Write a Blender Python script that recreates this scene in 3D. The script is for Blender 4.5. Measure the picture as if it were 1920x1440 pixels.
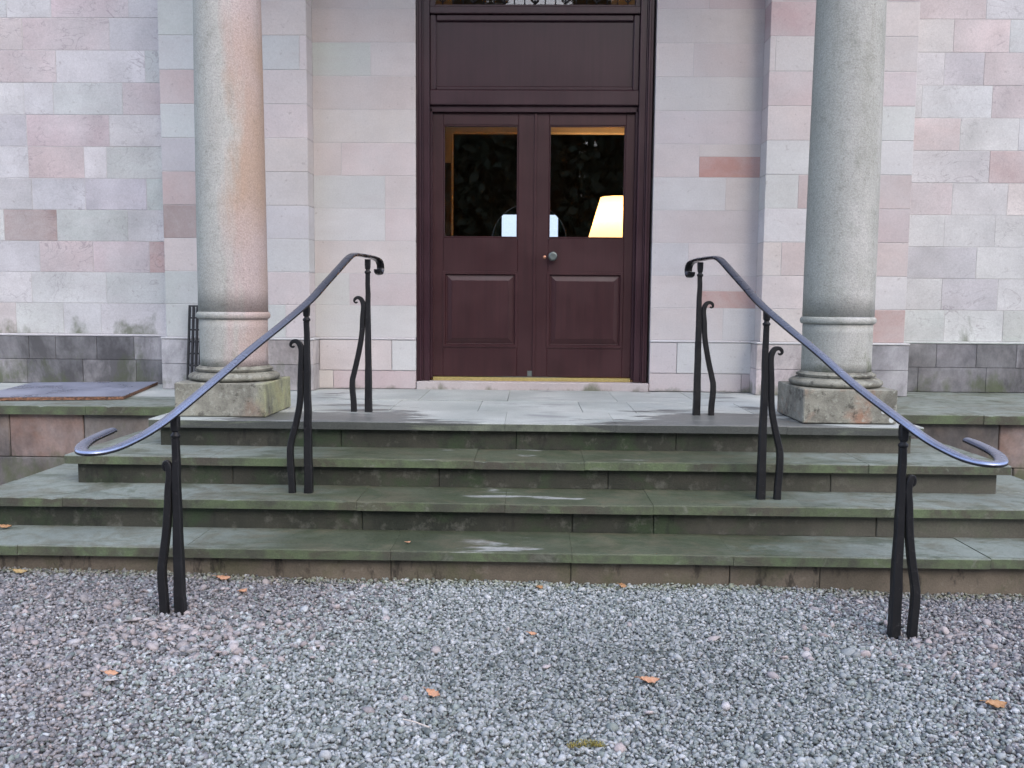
import bpy, bmesh, math, random
import numpy as np
from mathutils import Vector, Matrix, noise as mnoise

# ------------------------------------------------------------------ scene, camera, light
for o in list(bpy.data.objects): bpy.data.objects.remove(o)
S = bpy.context.scene
COL = S.collection
R = math.radians

# the landing in front of the door is z = 0, the wall round the door is y = 0, the door is at x = 0
CAM = Vector((-0.0212, -7.1686, 0.7063))
PITCH, YAW, ROLL, FPX = 0.0914, -0.0201, 0.0082, 1648.06
fw = Vector((math.sin(YAW)*math.cos(PITCH), math.cos(YAW)*math.cos(PITCH), -math.sin(PITCH)))
rt = Vector((math.cos(YAW), -math.sin(YAW), 0)); up = rt.cross(fw)
r2 = rt*math.cos(ROLL) + up*math.sin(ROLL); u2 = -rt*math.sin(ROLL) + up*math.cos(ROLL)
cam_d = bpy.data.cameras.new('camera'); cam = bpy.data.objects.new('camera', cam_d); COL.objects.link(cam)
cam.matrix_world = Matrix.Translation(CAM) @ Matrix((r2, u2, -fw)).transposed().to_4x4()
cam_d.sensor_width = 36; cam_d.lens = FPX/1920*36; cam_d.clip_end = 2000; cam_d.clip_start = .05
S.camera = cam

SUN_EL, SUN_AZ = 38, 152          # azimuth clockwise from +Y: light comes from the right, a little in front
W = bpy.data.worlds.new('World'); S.world = W; W.use_nodes = True
wn = W.node_tree.nodes; wl = W.node_tree.links
bg = wn['Background']
sky = wn.new('ShaderNodeTexSky'); sky.sky_type = 'NISHITA'; sky.sun_disc = False
sky.sun_elevation = R(SUN_EL); sky.sun_rotation = R(SUN_AZ)
sky.air_density = 1.0; sky.dust_density = 6.0; sky.ozone_density = 1.0
# thin even cloud over the clear sky
cloud = wn.new('ShaderNodeMix'); cloud.data_type = 'RGBA'; cloud.inputs[0].default_value = 0.6
wl.new(sky.outputs[0], cloud.inputs[6]); cloud.inputs[7].default_value = (5.2, 6.15, 8.7, 1)
wl.new(cloud.outputs[2], bg.inputs[0]); bg.inputs[1].default_value = 0.11
sd = bpy.data.lights.new('sun', 'SUN'); sd.energy = 0.5; sd.angle = R(90); sd.color = (1, .98, .96)
so = bpy.data.objects.new('sun', sd); COL.objects.link(so)
so.rotation_euler = (R(90-SUN_EL), 0, R(180-SUN_AZ)) ; so.location = (6, -6, 8)
S.view_settings.view_transform = 'Standard'; S.view_settings.look = 'None'
S.view_settings.gamma = 1; S.view_settings.exposure = 1.40; S.view_settings.use_curve_mapping = False
S.render.engine = 'CYCLES'

rng = random.Random(7)
nrg = np.random.default_rng(11)

# ------------------------------------------------------------------ helpers
def tag(o, label=None, cat=None, group=None, kind=None):
    if label: o['label'] = label
    if cat: o['category'] = cat
    if group: o['group'] = group
    if kind: o['kind'] = kind
    return o
def empty(name, loc):
    o = bpy.data.objects.new(name, None); COL.objects.link(o); o.location = loc; o.empty_display_size = .1
    return o
def link_mesh(name, me, mat, parent=None):
    o = bpy.data.objects.new(name, me); COL.objects.link(o)
    if mat and not me.materials: me.materials.append(mat)
    if parent is not None:
        o.parent = parent; o.matrix_parent_inverse = Matrix.Translation(parent_world(parent)).inverted()
    return o
def parent_world(p):
    v = Vector((0,0,0))
    while p is not None:
        v += p.location if not p.parent else Vector((0,0,0)); p = p.parent
    return v
def pd(name, verts, faces, mat, parent=None, smooth=False, color=None, local=None):
    """mesh from world coordinates; the object's origin is put at `local` (or the box centre)"""
    v = np.array(verts, dtype=float)
    c = np.array(local if local is not None else (v.min(0)+v.max(0))/2)
    me = bpy.data.meshes.new(name); me.from_pydata((v-c).tolist(), [], [list(f) for f in faces]); me.update()
    if smooth:
        me.polygons.foreach_set('use_smooth', [True]*len(me.polygons))
    o = bpy.data.objects.new(name, me); COL.objects.link(o); me.materials.append(mat)
    o.location = c.tolist()
    if parent is not None: attach(o, parent)
    if color: o.color = (*color, 1)
    return o
ABS = {}
def attach(o, parent):
    w = Vector(o.location); ABS[o.name] = w.copy()
    o.parent = parent
    o.location = w - world_of(parent)
def world_of(p):
    v = Vector((0,0,0))
    while p is not None: v += Vector(p.location); p = p.parent
    return v

def cbox_geo(x0,x1,y0,y1,z0,z1,c=.004, jit=0):
    lo=(x0,y0,z0); hi=(x1,y1,z1); V=[]; idx={}
    for sx in (0,1):
        for sy in (0,1):
            for sz in (0,1):
                s=(sx,sy,sz)
                for a in range(3):
                    p=[]
                    for k in range(3):
                        e = hi[k] if s[k] else lo[k]
                        if k!=a: e += (-c if s[k] else c)
                        p.append(e + (rng.uniform(-jit,jit) if jit else 0))
                    idx[(s,a)]=len(V); V.append(tuple(p))
    F=[]
    for a in range(3):
        b,d=[k for k in range(3) if k!=a]
        for sg in (0,1):
            q=[]
            for (tb,td) in ((0,0),(1,0),(1,1),(0,1)):
                s=[0,0,0]; s[a]=sg; s[b]=tb; s[d]=td; q.append(idx[(tuple(s),a)])
            F.append(q)
    for d in range(3):
        a,b=[k for k in range(3) if k!=d]
        for sa in (0,1):
            for sb in (0,1):
                s0=[0,0,0]; s0[a]=sa; s0[b]=sb; s1=list(s0); s1[d]=1
                F.append([idx[(tuple(s0),a)],idx[(tuple(s1),a)],idx[(tuple(s1),b)],idx[(tuple(s0),b)]])
    for sx in (0,1):
        for sy in (0,1):
            for sz in (0,1):
                F.append([idx[((sx,sy,sz),a)] for a in range(3)])
    C=np.array([(x0+x1)/2,(y0+y1)/2,(z0+z1)/2]); A=np.array(V)
    out=[]
    for f in F:
        n=np.cross(A[f[1]]-A[f[0]],A[f[2]]-A[f[0]])
        if np.dot(n, A[f].mean(0)-C)<0: f=f[::-1]
        out.append(f)
    return V,out
def cbox(name,x0,x1,y0,y1,z0,z1,mat,parent=None,c=.004,color=None,jit=0):
    c=min(c,(x1-x0)*.3,(y1-y0)*.3,(z1-z0)*.3)
    v,f=cbox_geo(x0,x1,y0,y1,z0,z1,c,jit); return pd(name,v,f,mat,parent,color=color)
class MB:
    def __init__(s): s.v=[]; s.f=[]
    def add(s,v,f):
        b=len(s.v); s.v+=[tuple(p) for p in v]; s.f+=[[i+b for i in q] for q in f]; return s
    def box(s,x0,x1,y0,y1,z0,z1,c=.002): return s.add(*cbox_geo(x0,x1,y0,y1,z0,z1,c))
    def build(s,name,mat,parent=None,smooth=False,color=None,local=None): return pd(name,s.v,s.f,mat,parent,smooth,color,local)
def lathe_geo(profile,cx,cy,n=48,close=True):
    V=[];F=[]
    for (r,z) in profile:
        for k in range(n):
            a=2*math.pi*k/n; V.append((cx+r*math.cos(a),cy+r*math.sin(a),z))
    for i in range(len(profile)-1):
        for k in range(n):
            k2=(k+1)%n; F.append([i*n+k,i*n+k2,(i+1)*n+k2,(i+1)*n+k])
    if close:
        F.append([k for k in range(n)][::-1]); F.append([(len(profile)-1)*n+k for k in range(n)])
    return V,F
def sweep_geo(pts, secfn, upv=Vector((0,0,1)), cap=True):
    """sweep section secfn(i,t)->list of (side,up) along pts"""
    V=[];F=[];n=None; P=[Vector(p) for p in pts]
    for i,p in enumerate(P):
        a=P[max(i-1,0)]; b=P[min(i+1,len(P)-1)]; t=(b-a).normalized()
        u=upv(i) if callable(upv) else upv
        s=t.cross(u).normalized(); u=s.cross(t).normalized()
        sec=secfn(i,i/(len(P)-1)); n=len(sec)
        for (q,w) in sec: V.append(tuple(p+s*q+u*w))
    for i in range(len(P)-1):
        for k in range(n):
            k2=(k+1)%n; F.append([i*n+k,(i+1)*n+k,(i+1)*n+k2,i*n+k2])
    if cap:
        F.append(list(range(n))); F.append([(len(P)-1)*n+k for k in range(n)][::-1])
    return V,F
def catmull(pts,sub=6):
    P=[Vector(p) for p in pts]; out=[]
    for i in range(len(P)-1):
        p0=P[max(i-1,0)];p1=P[i];p2=P[i+1];p3=P[min(i+2,len(P)-1)]
        for k in range(sub):
            t=k/sub
            out.append(.5*((2*p1)+(-p0+p2)*t+(2*p0-5*p1+4*p2-p3)*t*t+(-p0+3*p1-3*p2+p3)*t**3))
    out.append(P[-1]); return out

# ------------------------------------------------------------------ materials
def newmat(name):
    m=bpy.data.materials.new(name); m.use_nodes=True; nt=m.node_tree; return m,nt,nt.nodes['Principled BSDF']
class NB:
    def __init__(s,nt): s.nt=nt
    def n(s,t,**kw):
        o=s.nt.nodes.new(t)
        for k,v in kw.items(): setattr(o,k,v)
        return o
    def l(s,a,b): s.nt.links.new(a,b)
    def math(s,op,a,b=None,clamp=False):
        o=s.n('ShaderNodeMath',operation=op); o.use_clamp=clamp
        for i,x in enumerate((a,b)):
            if x is None: continue
            if isinstance(x,(int,float)): o.inputs[i].default_value=x
            else: s.l(x,o.inputs[i])
        return o.outputs[0]
    def noise(s,vec,scale,detail=4,rough=.55,dist=0,sc=None):
        if sc:
            mp=s.n('ShaderNodeMapping'); s.l(vec,mp.inputs[0]); mp.inputs['Scale'].default_value=sc; vec=mp.outputs[0]
        o=s.n('ShaderNodeTexNoise'); s.l(vec,o.inputs['Vector']); o.inputs['Scale'].default_value=scale
        o.inputs['Detail'].default_value=detail; o.inputs['Roughness'].default_value=rough; o.inputs['Distortion'].default_value=dist
        return o.outputs['Fac']
    def remap(s,x,a,b,c=0,d=1,smooth=False):
        o=s.n('ShaderNodeMapRange'); s.l(x,o.inputs[0])
        if smooth: o.interpolation_type='SMOOTHSTEP'
        for i,v in enumerate((a,b,c,d)): o.inputs[i+1].default_value=v
        return o.outputs[0]
    def mix(s,f,a,b,mode='MIX'):
        o=s.n('ShaderNodeMix',data_type='RGBA',blend_type=mode)
        for i,x in ((0,f),(6,a),(7,b)):
            if isinstance(x,(int,float)): o.inputs[i].default_value=x
            elif isinstance(x,tuple): o.inputs[i].default_value=(*x,1)
            else: s.l(x,o.inputs[i])
        return o.outputs[2]
    def scale(s,c,f): # colour * value
        o=s.n('ShaderNodeVectorMath',operation='SCALE'); s.l(c,o.inputs[0])
        if isinstance(f,(int,float)): o.inputs['Scale'].default_value=f
        else: s.l(f,o.inputs['Scale'])
        return o.outputs[0]
    def bump(s,h,strength,dist,bsdf):
        o=s.n('ShaderNodeBump'); s.l(h,o.inputs['Height']); o.inputs['Strength'].default_value=strength; o.inputs['Distance'].default_value=dist
        s.l(o.outputs[0],bsdf.inputs['Normal'])
def coords(b, spread=7.):
    g=b.n('ShaderNodeNewGeometry'); oi=b.n('ShaderNodeObjectInfo')
    o=b.n('ShaderNodeVectorMath',operation='ADD'); b.l(g.outputs['Position'],o.inputs[0])
    k=b.math('MULTIPLY',oi.outputs['Random'],spread)
    cx=b.n('ShaderNodeCombineXYZ'); b.l(k,cx.inputs[0]); b.l(k,cx.inputs[2]); b.l(cx.outputs[0],o.inputs[1])
    sp=b.n('ShaderNodeSeparateXYZ'); b.l(g.outputs['Position'],sp.inputs[0])
    return g.outputs['Position'],o.outputs[0],sp,oi,g

def stone_mat(name, vein=.25, algae=(0,), dark=0., rough=.85, speck=.12, blot=.16, algae_col=(.085,.105,.05)):
    """sandstone; base colour is each block's own colour. algae = (z where it starts to thin, z where it ends)"""
    m,nt,bs=newmat(name); b=NB(nt); P,Q,sp,oi,g=coords(b)
    c=oi.outputs['Color']
    n1=b.noise(Q,2.6,5,.6); c=b.scale(c,b.remap(n1,.3,.7,1-blot,1+blot))
    nb=b.noise(Q,7,4,.6,.6,sc=(.35,.35,1.6)); c=b.mix(b.remap(nb,.45,.75,0,.22),c,(.40,.35,.35))
    nw=b.noise(P,1.1,5,.65,.4); c=b.mix(b.remap(nw,.40,.68,0,.55),c,(.52,.52,.525))
    if vein:
        nv=b.noise(Q,2.2,3,.5,2.5,sc=(1,1,1.7)); v=b.math('ABSOLUTE',b.math('SUBTRACT',nv,.5))
        v=b.remap(v,0,.014,1,0); ng=b.noise(Q,1.6,2); v=b.math('MULTIPLY',v,b.remap(ng,.42,.6,0,vein)); c=b.mix(v,c,(.20,.17,.19))
    n3=b.noise(Q,85,3,.7); c=b.scale(c,b.remap(n3,.25,.75,1-speck,1+speck))
    n4=b.noise(Q,26,3,.6); c=b.mix(b.remap(n4,.64,.74,0,.35),c,(.22,.19,.18))
    if dark:
        nd=b.noise(P,1.3,6,.7,.3,sc=(1,1,.55)); c=b.mix(b.remap(nd,.62-dark*.3,.86-dark*.3,0,.85),c,(.05,.05,.052))
    if len(algae)>1:
        na=b.noise(P,3.2,5,.65,.2,sc=(1,1,.6)); zf=b.remap(sp.outputs[2],algae[0],algae[1],0,.42)
        t=b.math('SUBTRACT',na,zf); c=b.mix(b.remap(t,.46,.60,0,.75),c,algae_col)
    b.l(c,bs.inputs['Base Color']); bs.inputs['Roughness'].default_value=rough
    bs.inputs['Specular IOR Level'].default_value=.3
    h=b.math('ADD',b.math('MULTIPLY',n3,.5),b.noise(Q,18,4,.6)); b.bump(h,.35,.004,bs)
    return m
M_wall=stone_mat('wall_sandstone',vein=.45,algae=(.40,.95),blot=.2)
M_inner=stone_mat('smooth_sandstone',vein=0,algae=(.0,.16),blot=.09,speck=.08)
M_plinth=stone_mat('plinth_sandstone',vein=0,dark=1.0,algae=(.05,.75))
M_plinthm=stone_mat('pilaster_plinth_sandstone',vein=0,dark=.55,algae=(.05,.6))
M_terwall=stone_mat('terrace_sandstone',vein=0,dark=.75,algae=(-.5,.6),blot=.3)

def mortar_mat():
    m,nt,bs=newmat('lime_mortar'); b=NB(nt); P,Q,sp,oi,g=coords(b)
    n=b.noise(P,9,4); c=b.mix(b.remap(n,.35,.7),(.43,.415,.415),(.54,.525,.525)); b.l(c,bs.inputs['Base Color']); bs.inputs['Roughness'].default_value=.95
    return m
M_mortar=mortar_mat()
def dark_joint():
    m,nt,bs=newmat('dark_joint'); bs.inputs['Base Color'].default_value=(.05,.052,.042,1); bs.inputs['Roughness'].default_value=.95; return m
M_joint=dark_joint()

def column_mat(name, pink, side):
    """pale grey-green shaft; `pink` = how far the iron-rich pink bed in the stone runs, on the side +x or -x"""
    m,nt,bs=newmat(name); b=NB(nt); P,Q,sp,oi,g=coords(b,0)
    tc=b.n('ShaderNodeTexCoord'); so_=b.n('ShaderNodeSeparateXYZ'); b.l(tc.outputs['Object'],so_.inputs[0])
    n1=b.noise(P,2.4,6,.65,.4,sc=(1,1,.6)); n2=b.noise(P,14,5,.65); n3=b.noise(P,110,2,.7)
    c=b.mix(b.remap(n1,.35,.65),(.325,.33,.295),(.46,.455,.425))
    c=b.mix(b.remap(n2,.52,.72,0,.45),c,(.24,.25,.21))
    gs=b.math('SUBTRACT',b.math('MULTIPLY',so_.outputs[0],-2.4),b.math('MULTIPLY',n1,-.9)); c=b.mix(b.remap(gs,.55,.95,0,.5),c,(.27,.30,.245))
    if pink:
        nx=b.noise(P,3.1,5,.6,.5,sc=(1.6,1.6,.45))
        t=b.math('ADD',b.math('MULTIPLY',so_.outputs[0],side*3.2),b.math('MULTIPLY',nx,1.1))
        t=b.remap(t,.60,.92,0,pink)
        cp=b.mix(b.remap(b.noise(P,1.1,3,sc=(1,1,.8)),.42,.62),(.47,.375,.36),(.43,.30,.225))
        c=b.mix(t,c,cp)
    # algae in the mouldings low down, patchy
    na=b.noise(P,6,5,.65); t=b.math('SUBTRACT',na,b.remap(sp.outputs[2],.18,.75,0,.4)); c=b.mix(b.remap(t,.42,.58,0,.75),c,(.10,.12,.055))
    n5=b.noise(P,38,4,.75); c=b.mix(b.remap(n5,.60,.70,0,.5),c,(.17,.165,.14)); ns=b.noise(P,9,5,.7,.2,sc=(1,1,.12)); c=b.mix(b.remap(ns,.56,.70,0,.3),c,(.24,.24,.20))
    c=b.scale(c,b.remap(n3,.25,.75,.76,1.2))
    b.l(c,bs.inputs['Base Color']); bs.inputs['Roughness'].default_value=.88; bs.inputs['Specular IOR Level'].default_value=.25
    b.bump(b.math('ADD',n3,b.math('ADD',n2,n5)),.45,.005,bs); return m
M_colL=column_mat('column_stone_pink',.85,1); M_colR=column_mat('column_stone_grey',0,1)
def lichen_mat(name,red,yel=.0,spots=()):
    m,nt,bs=newmat(name); b=NB(nt); P,Q,sp,oi,g=coords(b,0)
    n1=b.noise(P,5,6,.7,.4); n2=b.noise(P,22,5,.7); n3=b.noise(P,120,2)
    c=b.mix(b.remap(n1,.38,.6),(.14,.135,.11),(.28,.275,.225))
    c=b.mix(b.remap(b.noise(P,3.2,4,.6,.3),.54,.66,0,red),c,(.30,.15,.09))
    c=b.mix(b.remap(n2,.55,.68,0,.7),c,(.38,.39,.33)); c=b.mix(b.remap(b.noise(P,17,4,.7),.56,.68,0,.8),c,(.055,.05,.04))
    # yellow-green lichen on the side that stays damp
    tc=b.n('ShaderNodeTexCoord'); s2=b.n('ShaderNodeSeparateXYZ'); b.l(tc.outputs['Object'],s2.inputs[0])
    y=b.math('ADD',b.math('MULTIPLY',s2.outputs[0],4.0*(1 if red<.5 else -1)),n1); c=b.mix(b.remap(y,1.45,1.75,0,yel),c,(.38,.40,.17))
    for (lx,lz,lr) in spots:
        dx=b.math('SUBTRACT',sp.outputs[0],lx); dz=b.math('SUBTRACT',sp.outputs[2],lz); dd=b.math('SQRT',b.math('ADD',b.math('MULTIPLY',dx,dx),b.math('MULTIPLY',dz,dz)))
        c=b.mix(b.remap(b.math('ADD',dd,b.math('MULTIPLY',n2,.008)),lr+.002,lr+.006,.85,0),c,(.55,.58,.56))
    c=b.scale(c,b.remap(n3,.25,.75,.85,1.15)); b.l(c,bs.inputs['Base Color']); bs.inputs['Roughness'].default_value=.9
    b.bump(b.math('ADD',n2,n3),.4,.005,bs); return m
M_base=lichen_mat('moulding_lichen',.0); M_plL=lichen_mat('plinth_block_lichen',.35,.6); M_plR=lichen_mat('plinth_block_iron',.75,0,((2.101,.076,.012),(2.151,.027,.016)))

def step_mat(name, kind):
    m,nt,bs=newmat(name); b=NB(nt); P,Q,sp,oi,g=coords(b,5)
    n1=b.noise(P,1.6,6,.65,.3); n2=b.noise(P,12,5,.65); n3=b.noise(Q,120,3,.7); nq=b.noise(Q,2.,3)
    ax=b.math('ABSOLUTE',sp.outputs[0])
    nl=b.noise(P,3.0,6,.6,.5,sc=(.55,1.9,7))
    ro=b.remap(n2,.3,.7,.55,.8)
    if kind=='tread':
        c=b.mix(b.remap(n1,.35,.65),(.052,.063,.036),(.092,.105,.068))
        side=b.remap(b.math('ADD',ax,b.math('MULTIPLY',nl,1.4)),1.75,2.5)
        c=b.mix(b.math('MULTIPLY',side,.85),c,(.225,.255,.228))
        # pale patches gathered near the middle of each tread
        cen=b.math('SUBTRACT',nl,b.remap(b.math('ABSOLUTE',b.math('ADD',sp.outputs[0],.05)),.15,1.1,0,.26))
        c=b.mix(b.remap(cen,.54,.60,0,.85),c,(.36,.37,.355))
        c=b.mix(b.remap(n2,.54,.72,0,.5),c,(.07,.085,.05)); c=b.mix(b.remap(b.noise(P,4.5,5,.7,.6),.48,.62,0,.55),c,(.12,.11,.072)); c=b.mix(b.remap(b.noise(P,2.2,6,.7,.8,sc=(1,2,5)),.52,.60,0,.5),c,(.045,.06,.03))
        # the front edge face and underside stay green
        gz=b.n('ShaderNodeSeparateXYZ'); b.l(g.outputs['Normal'],gz.inputs[0])
        fr=b.remap(gz.outputs[2],.25,.7,1,0)
        gc=b.mix(b.remap(b.noise(P,5,5,.65),.4,.62),(.075,.08,.058),(.115,.15,.078))
        gc=b.mix(b.remap(b.noise(P,2.7,6,.7,.6),.50,.58,0,.65),gc,(.075,.062,.05)); gc=b.mix(b.remap(b.noise(P,6,6,.7,.6),.58,.64,0,.6),gc,(.17,.18,.14))
        c=b.mix(fr,c,gc)
    elif kind=='landing':
        c=b.mix(b.remap(n1,.35,.65),(.37,.405,.385),(.48,.50,.475))
        wet=b.math('ADD',b.remap(b.math('ABSOLUTE',b.math('ADD',sp.outputs[0],.1)),.1,1.0,-.10,.17),b.math('ADD',nl,b.remap(sp.outputs[1],-1.95,-1.0,.10,-.14)))
        wet=b.math('SUBTRACT',wet,b.remap(ax,1.5,2.2,0,.2))
        wm=b.remap(wet,.60,.66,0,.92); c=b.mix(wm,c,(.115,.12,.115))
        mid=b.math('ADD',nl,b.math('SUBTRACT',.12,b.math('MULTIPLY',b.math('ABSOLUTE',b.math('SUBTRACT',sp.outputs[0],.12)),.45)))
        mid=b.math('ADD',mid,b.remap(sp.outputs[1],-.9,-.3,0,-.1)); c=b.mix(b.remap(mid,.59,.66,0,.6),c,(.20,.20,.21))
        gz=b.n('ShaderNodeSeparateXYZ'); b.l(g.outputs['Normal'],gz.inputs[0]); fr=b.remap(gz.outputs[2],.25,.7,1,0)
        gc=b.mix(b.remap(b.noise(P,5,5,.65),.4,.62),(.09,.10,.078),(.16,.18,.13)); gc=b.mix(wm,gc,(.08,.085,.078)); c=b.mix(fr,c,gc)
        ro=b.mix(wm,(.6,.6,.6),(.38,.38,.38))
    elif kind=='riser':
        c=b.mix(b.remap(n1,.35,.65),(.026,.031,.022),(.060,.058,.044))
        c=b.mix(b.remap(b.noise(P,4,5,.65,.2),.5,.64,0,.8),c,(.038,.062,.028))
        c=b.mix(b.remap(n2,.56,.7,0,.6),c,(.15,.15,.125)); c=b.mix(b.remap(b.noise(Q,9,5,.7,sc=(1,1,.4)),.58,.68,0,.6),c,(.018,.02,.016))
        side=b.remap(b.math('ADD',sp.outputs[0],b.math('MULTIPLY',n1,1.2)),1.4,2.6,0,.55); c=b.mix(side,c,(.14,.13,.105))
    else: # bottom riser: drier, browner
        c=b.mix(b.remap(n1,.35,.65),(.11,.095,.07),(.20,.165,.125))
        c=b.mix(b.remap(b.noise(P,3.3,5,.65,.2),.52,.66,0,.7),c,(.095,.10,.05))
        c=b.mix(b.remap(b.noise(Q,11,5,.7,sc=(1,1,.35)),.57,.66,0,.8),c,(.035,.03,.024)); c=b.mix(b.remap(n2,.6,.7,0,.5),c,(.27,.23,.19))
    c=b.scale(c,b.remap(nq,.3,.7,.82,1.1)); c=b.scale(c,b.remap(n3,.25,.75,.80,1.2))
    b.l(c,bs.inputs['Base Color']); b.l(ro,bs.inputs['Roughness']); bs.inputs['Specular IOR Level'].default_value=.35
    b.bump(b.math('ADD',n3,b.math('MULTIPLY',n2,1.5)),.35,.004,bs); return m
M_tread=step_mat('step_tread','tread'); M_landing=step_mat('landing_paving','landing'); M_riser=step_mat('step_riser','riser'); M_riser0=step_mat('bottom_riser','base')
M_terr=step_mat('terrace_coping','tread')

def wood_mat(name,c1,c2,rough):
    m,nt,bs=newmat(name); b=NB(nt); P,Q,sp,oi,g=coords(b,3)
    n=b.noise(P,30,4,.6,sc=(1,1,.06)); n2=b.noise(P,2.5,4); n3=b.noise(P,90,2,.6,sc=(1,1,.15))
    c=b.mix(b.remap(n,.35,.65),c1,c2); c=b.scale(c,b.remap(n2,.3,.7,.85,1.15)); b.l(c,bs.inputs['Base Color'])
    b.l(b.remap(n2,.3,.7,rough-.06,rough+.08),bs.inputs['Roughness']); bs.inputs['Specular IOR Level'].default_value=.45
    b.bump(b.math('ADD',n,n3),.12,.0015,bs); return m
M_door=wood_mat('door_paint',(.032,.0085,.0105),(.041,.0112,.0135),.42)
M_frame=wood_mat('frame_paint',(.031,.0108,.0155),(.040,.0138,.020),.36)
def simple(name,col,rough=.5,metal=0,noise=.12,scale=40,bump=.1,spec=.5):
    m,nt,bs=newmat(name); b=NB(nt); P,Q,sp,oi,g=coords(b,3)
    n=b.noise(Q,scale,4,.6); rgb=b.n('ShaderNodeRGB'); rgb.outputs[0].default_value=(*col,1)
    b.l(b.scale(rgb.outputs[0],b.remap(n,.3,.7,1-noise,1+noise)),bs.inputs['Base Color'])
    bs.inputs['Roughness'].default_value=rough; bs.inputs['Metallic'].default_value=metal; bs.inputs['Specular IOR Level'].default_value=spec
    if bump: b.bump(n,bump,.002,bs)
    return m
M_brass=simple('brass_strip',(.75,.62,.25),.35,.9,.1)
M_knob=simple('bronze_knob',(.20,.23,.22),.35,.8,.15)
M_cream=simple('vestibule_plaster',(.55,.45,.32),.8,0,.06,6)
M_dkwall=simple('hall_panelling',(.05,.034,.02),.6,0,.2,8)
M_green=simple('hall_passage_paint',(.05,.075,.065),.5,0,.1,8)
M_floor=simple('hall_floor',(.10,.07,.05),.5,0,.2,10)
M_plaster=simple('portico_plaster',(.50,.47,.45),.85,0,.08,5)
M_black=simple('grate_iron',(.012,.012,.013),.5,.0,.3,60,.3)
def iron_mat(name,sky_sheen):
    m,nt,bs=newmat(name); b=NB(nt); P,Q,sp,oi,g=coords(b,0)
    n=b.noise(P,45,4,.65); n2=b.noise(P,9,4,.6); n3=b.noise(P,160,2,.6)
    c=b.mix(b.remap(n,.6,.74,0,.7),(.010,.010,.011),(.045,.040,.042))
    c=b.mix(b.remap(b.noise(P,26,5,.7),.66,.74,0,.8),c,(.09,.085,.085))
    if sky_sheen:   # sky highlight put into the colour of the rail's top, fading upwards
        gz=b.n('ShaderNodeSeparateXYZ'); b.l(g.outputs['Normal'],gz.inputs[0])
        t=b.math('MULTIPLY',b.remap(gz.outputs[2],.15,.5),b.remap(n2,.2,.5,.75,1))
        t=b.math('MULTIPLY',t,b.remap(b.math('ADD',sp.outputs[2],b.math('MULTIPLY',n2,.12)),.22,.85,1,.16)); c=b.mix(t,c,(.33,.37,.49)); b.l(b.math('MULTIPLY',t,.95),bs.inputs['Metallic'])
    b.l(c,bs.inputs['Base Color']); bs.inputs['Specular IOR Level'].default_value=.35; b.l(b.remap(n2,.3,.7,.20,.32) if sky_sheen else b.remap(n2,.3,.7,.38,.6),bs.inputs['Roughness'])
    b.bump(b.math('ADD',n,b.math('MULTIPLY',n2,.8)),.5 if not sky_sheen else .2,.003,bs); return m
M_iron=iron_mat('wrought_iron',False); M_rail=iron_mat('handrail_iron',True)
def glass_mat():
    m=bpy.data.materials.new('door_glass'); m.use_nodes=True; nt=m.node_tree; nt.nodes.clear(); b=NB(nt)
    o=b.n('ShaderNodeOutputMaterial'); mx=b.n('ShaderNodeMixShader'); t=b.n('ShaderNodeBsdfTransparent'); gl=b.n('ShaderNodeBsdfGlossy'); fr=b.n('ShaderNodeFresnel')
    fr.inputs[0].default_value=1.5; gl.inputs['Roughness'].default_value=.02; t.inputs[0].default_value=(.97,.98,.97,1)
    k=b.math('MULTIPLY',fr.outputs[0],1.7,True)
    b.l(k,mx.inputs[0]); b.l(t.outputs[0],mx.inputs[1]); b.l(gl.outputs[0],mx.inputs[2]); b.l(mx.outputs[0],o.inputs[0]); return m
M_glass=glass_mat()
def emit(name,col,s):
    m=bpy.data.materials.new(name); m.use_nodes=True; bs=m.node_tree.nodes['Principled BSDF']; bs.inputs['Base Color'].default_value=(.8,.7,.5,1)
    bs.inputs['Emission Color'].default_value=(*col,1); bs.inputs['Emission Strength'].default_value=s; return m
def shade_mat():
    m=bpy.data.materials.new('lit_lampshade'); m.use_nodes=True; nt=m.node_tree; nt.nodes.clear(); b=NB(nt)
    o=b.n('ShaderNodeOutputMaterial'); tr=b.n('ShaderNodeBsdfTranslucent'); em=b.n('ShaderNodeEmission'); ad=b.n('ShaderNodeAddShader')
    g=b.n('ShaderNodeNewGeometry'); n=b.noise(g.outputs['Position'],90,3,.6,sc=(1,1,.2))
    b.l(b.mix(n,(.70,.52,.32),(.80,.64,.42)),tr.inputs[0]); em.inputs[0].default_value=(1,.66,.30,1); em.inputs[1].default_value=.62
    b.l(tr.outputs[0],ad.inputs[0]); b.l(em.outputs[0],ad.inputs[1]); b.l(ad.outputs[0],o.inputs[0]); return m
M_shade=shade_mat()

# ------------------------------------------------------------------ ground
def gz(x,y):  # the gravel falls a little towards the right
    return -.668-.012*max(-6,min(6,x))+.006*math.sin(x*1.7+y*2.1)+.004*math.sin(x*4.3-y*3.2)
def ground_mat():
    m,nt,bs=newmat('gravel_bed'); b=NB(nt); P,Q,sp,oi,g=coords(b,0)
    v=b.n('ShaderNodeTexVoronoi'); b.l(P,v.inputs['Vector']); v.inputs['Scale'].default_value=62
    n=b.noise(P,.8,4); sx=b.n('ShaderNodeSeparateColor'); b.l(v.outputs['Color'],sx.inputs[0])
    c=b.mix(sx.outputs[0],(.10,.105,.11),(.34,.345,.35)); c=b.mix(b.remap(n,.4,.65,0,.4),c,(.26,.22,.215))
    b.l(c,bs.inputs['Base Color']); bs.inputs['Roughness'].default_value=.85
    b.bump(v.outputs['Distance'],1.,-.012,bs); return m
M_ground=ground_mat()
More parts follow.
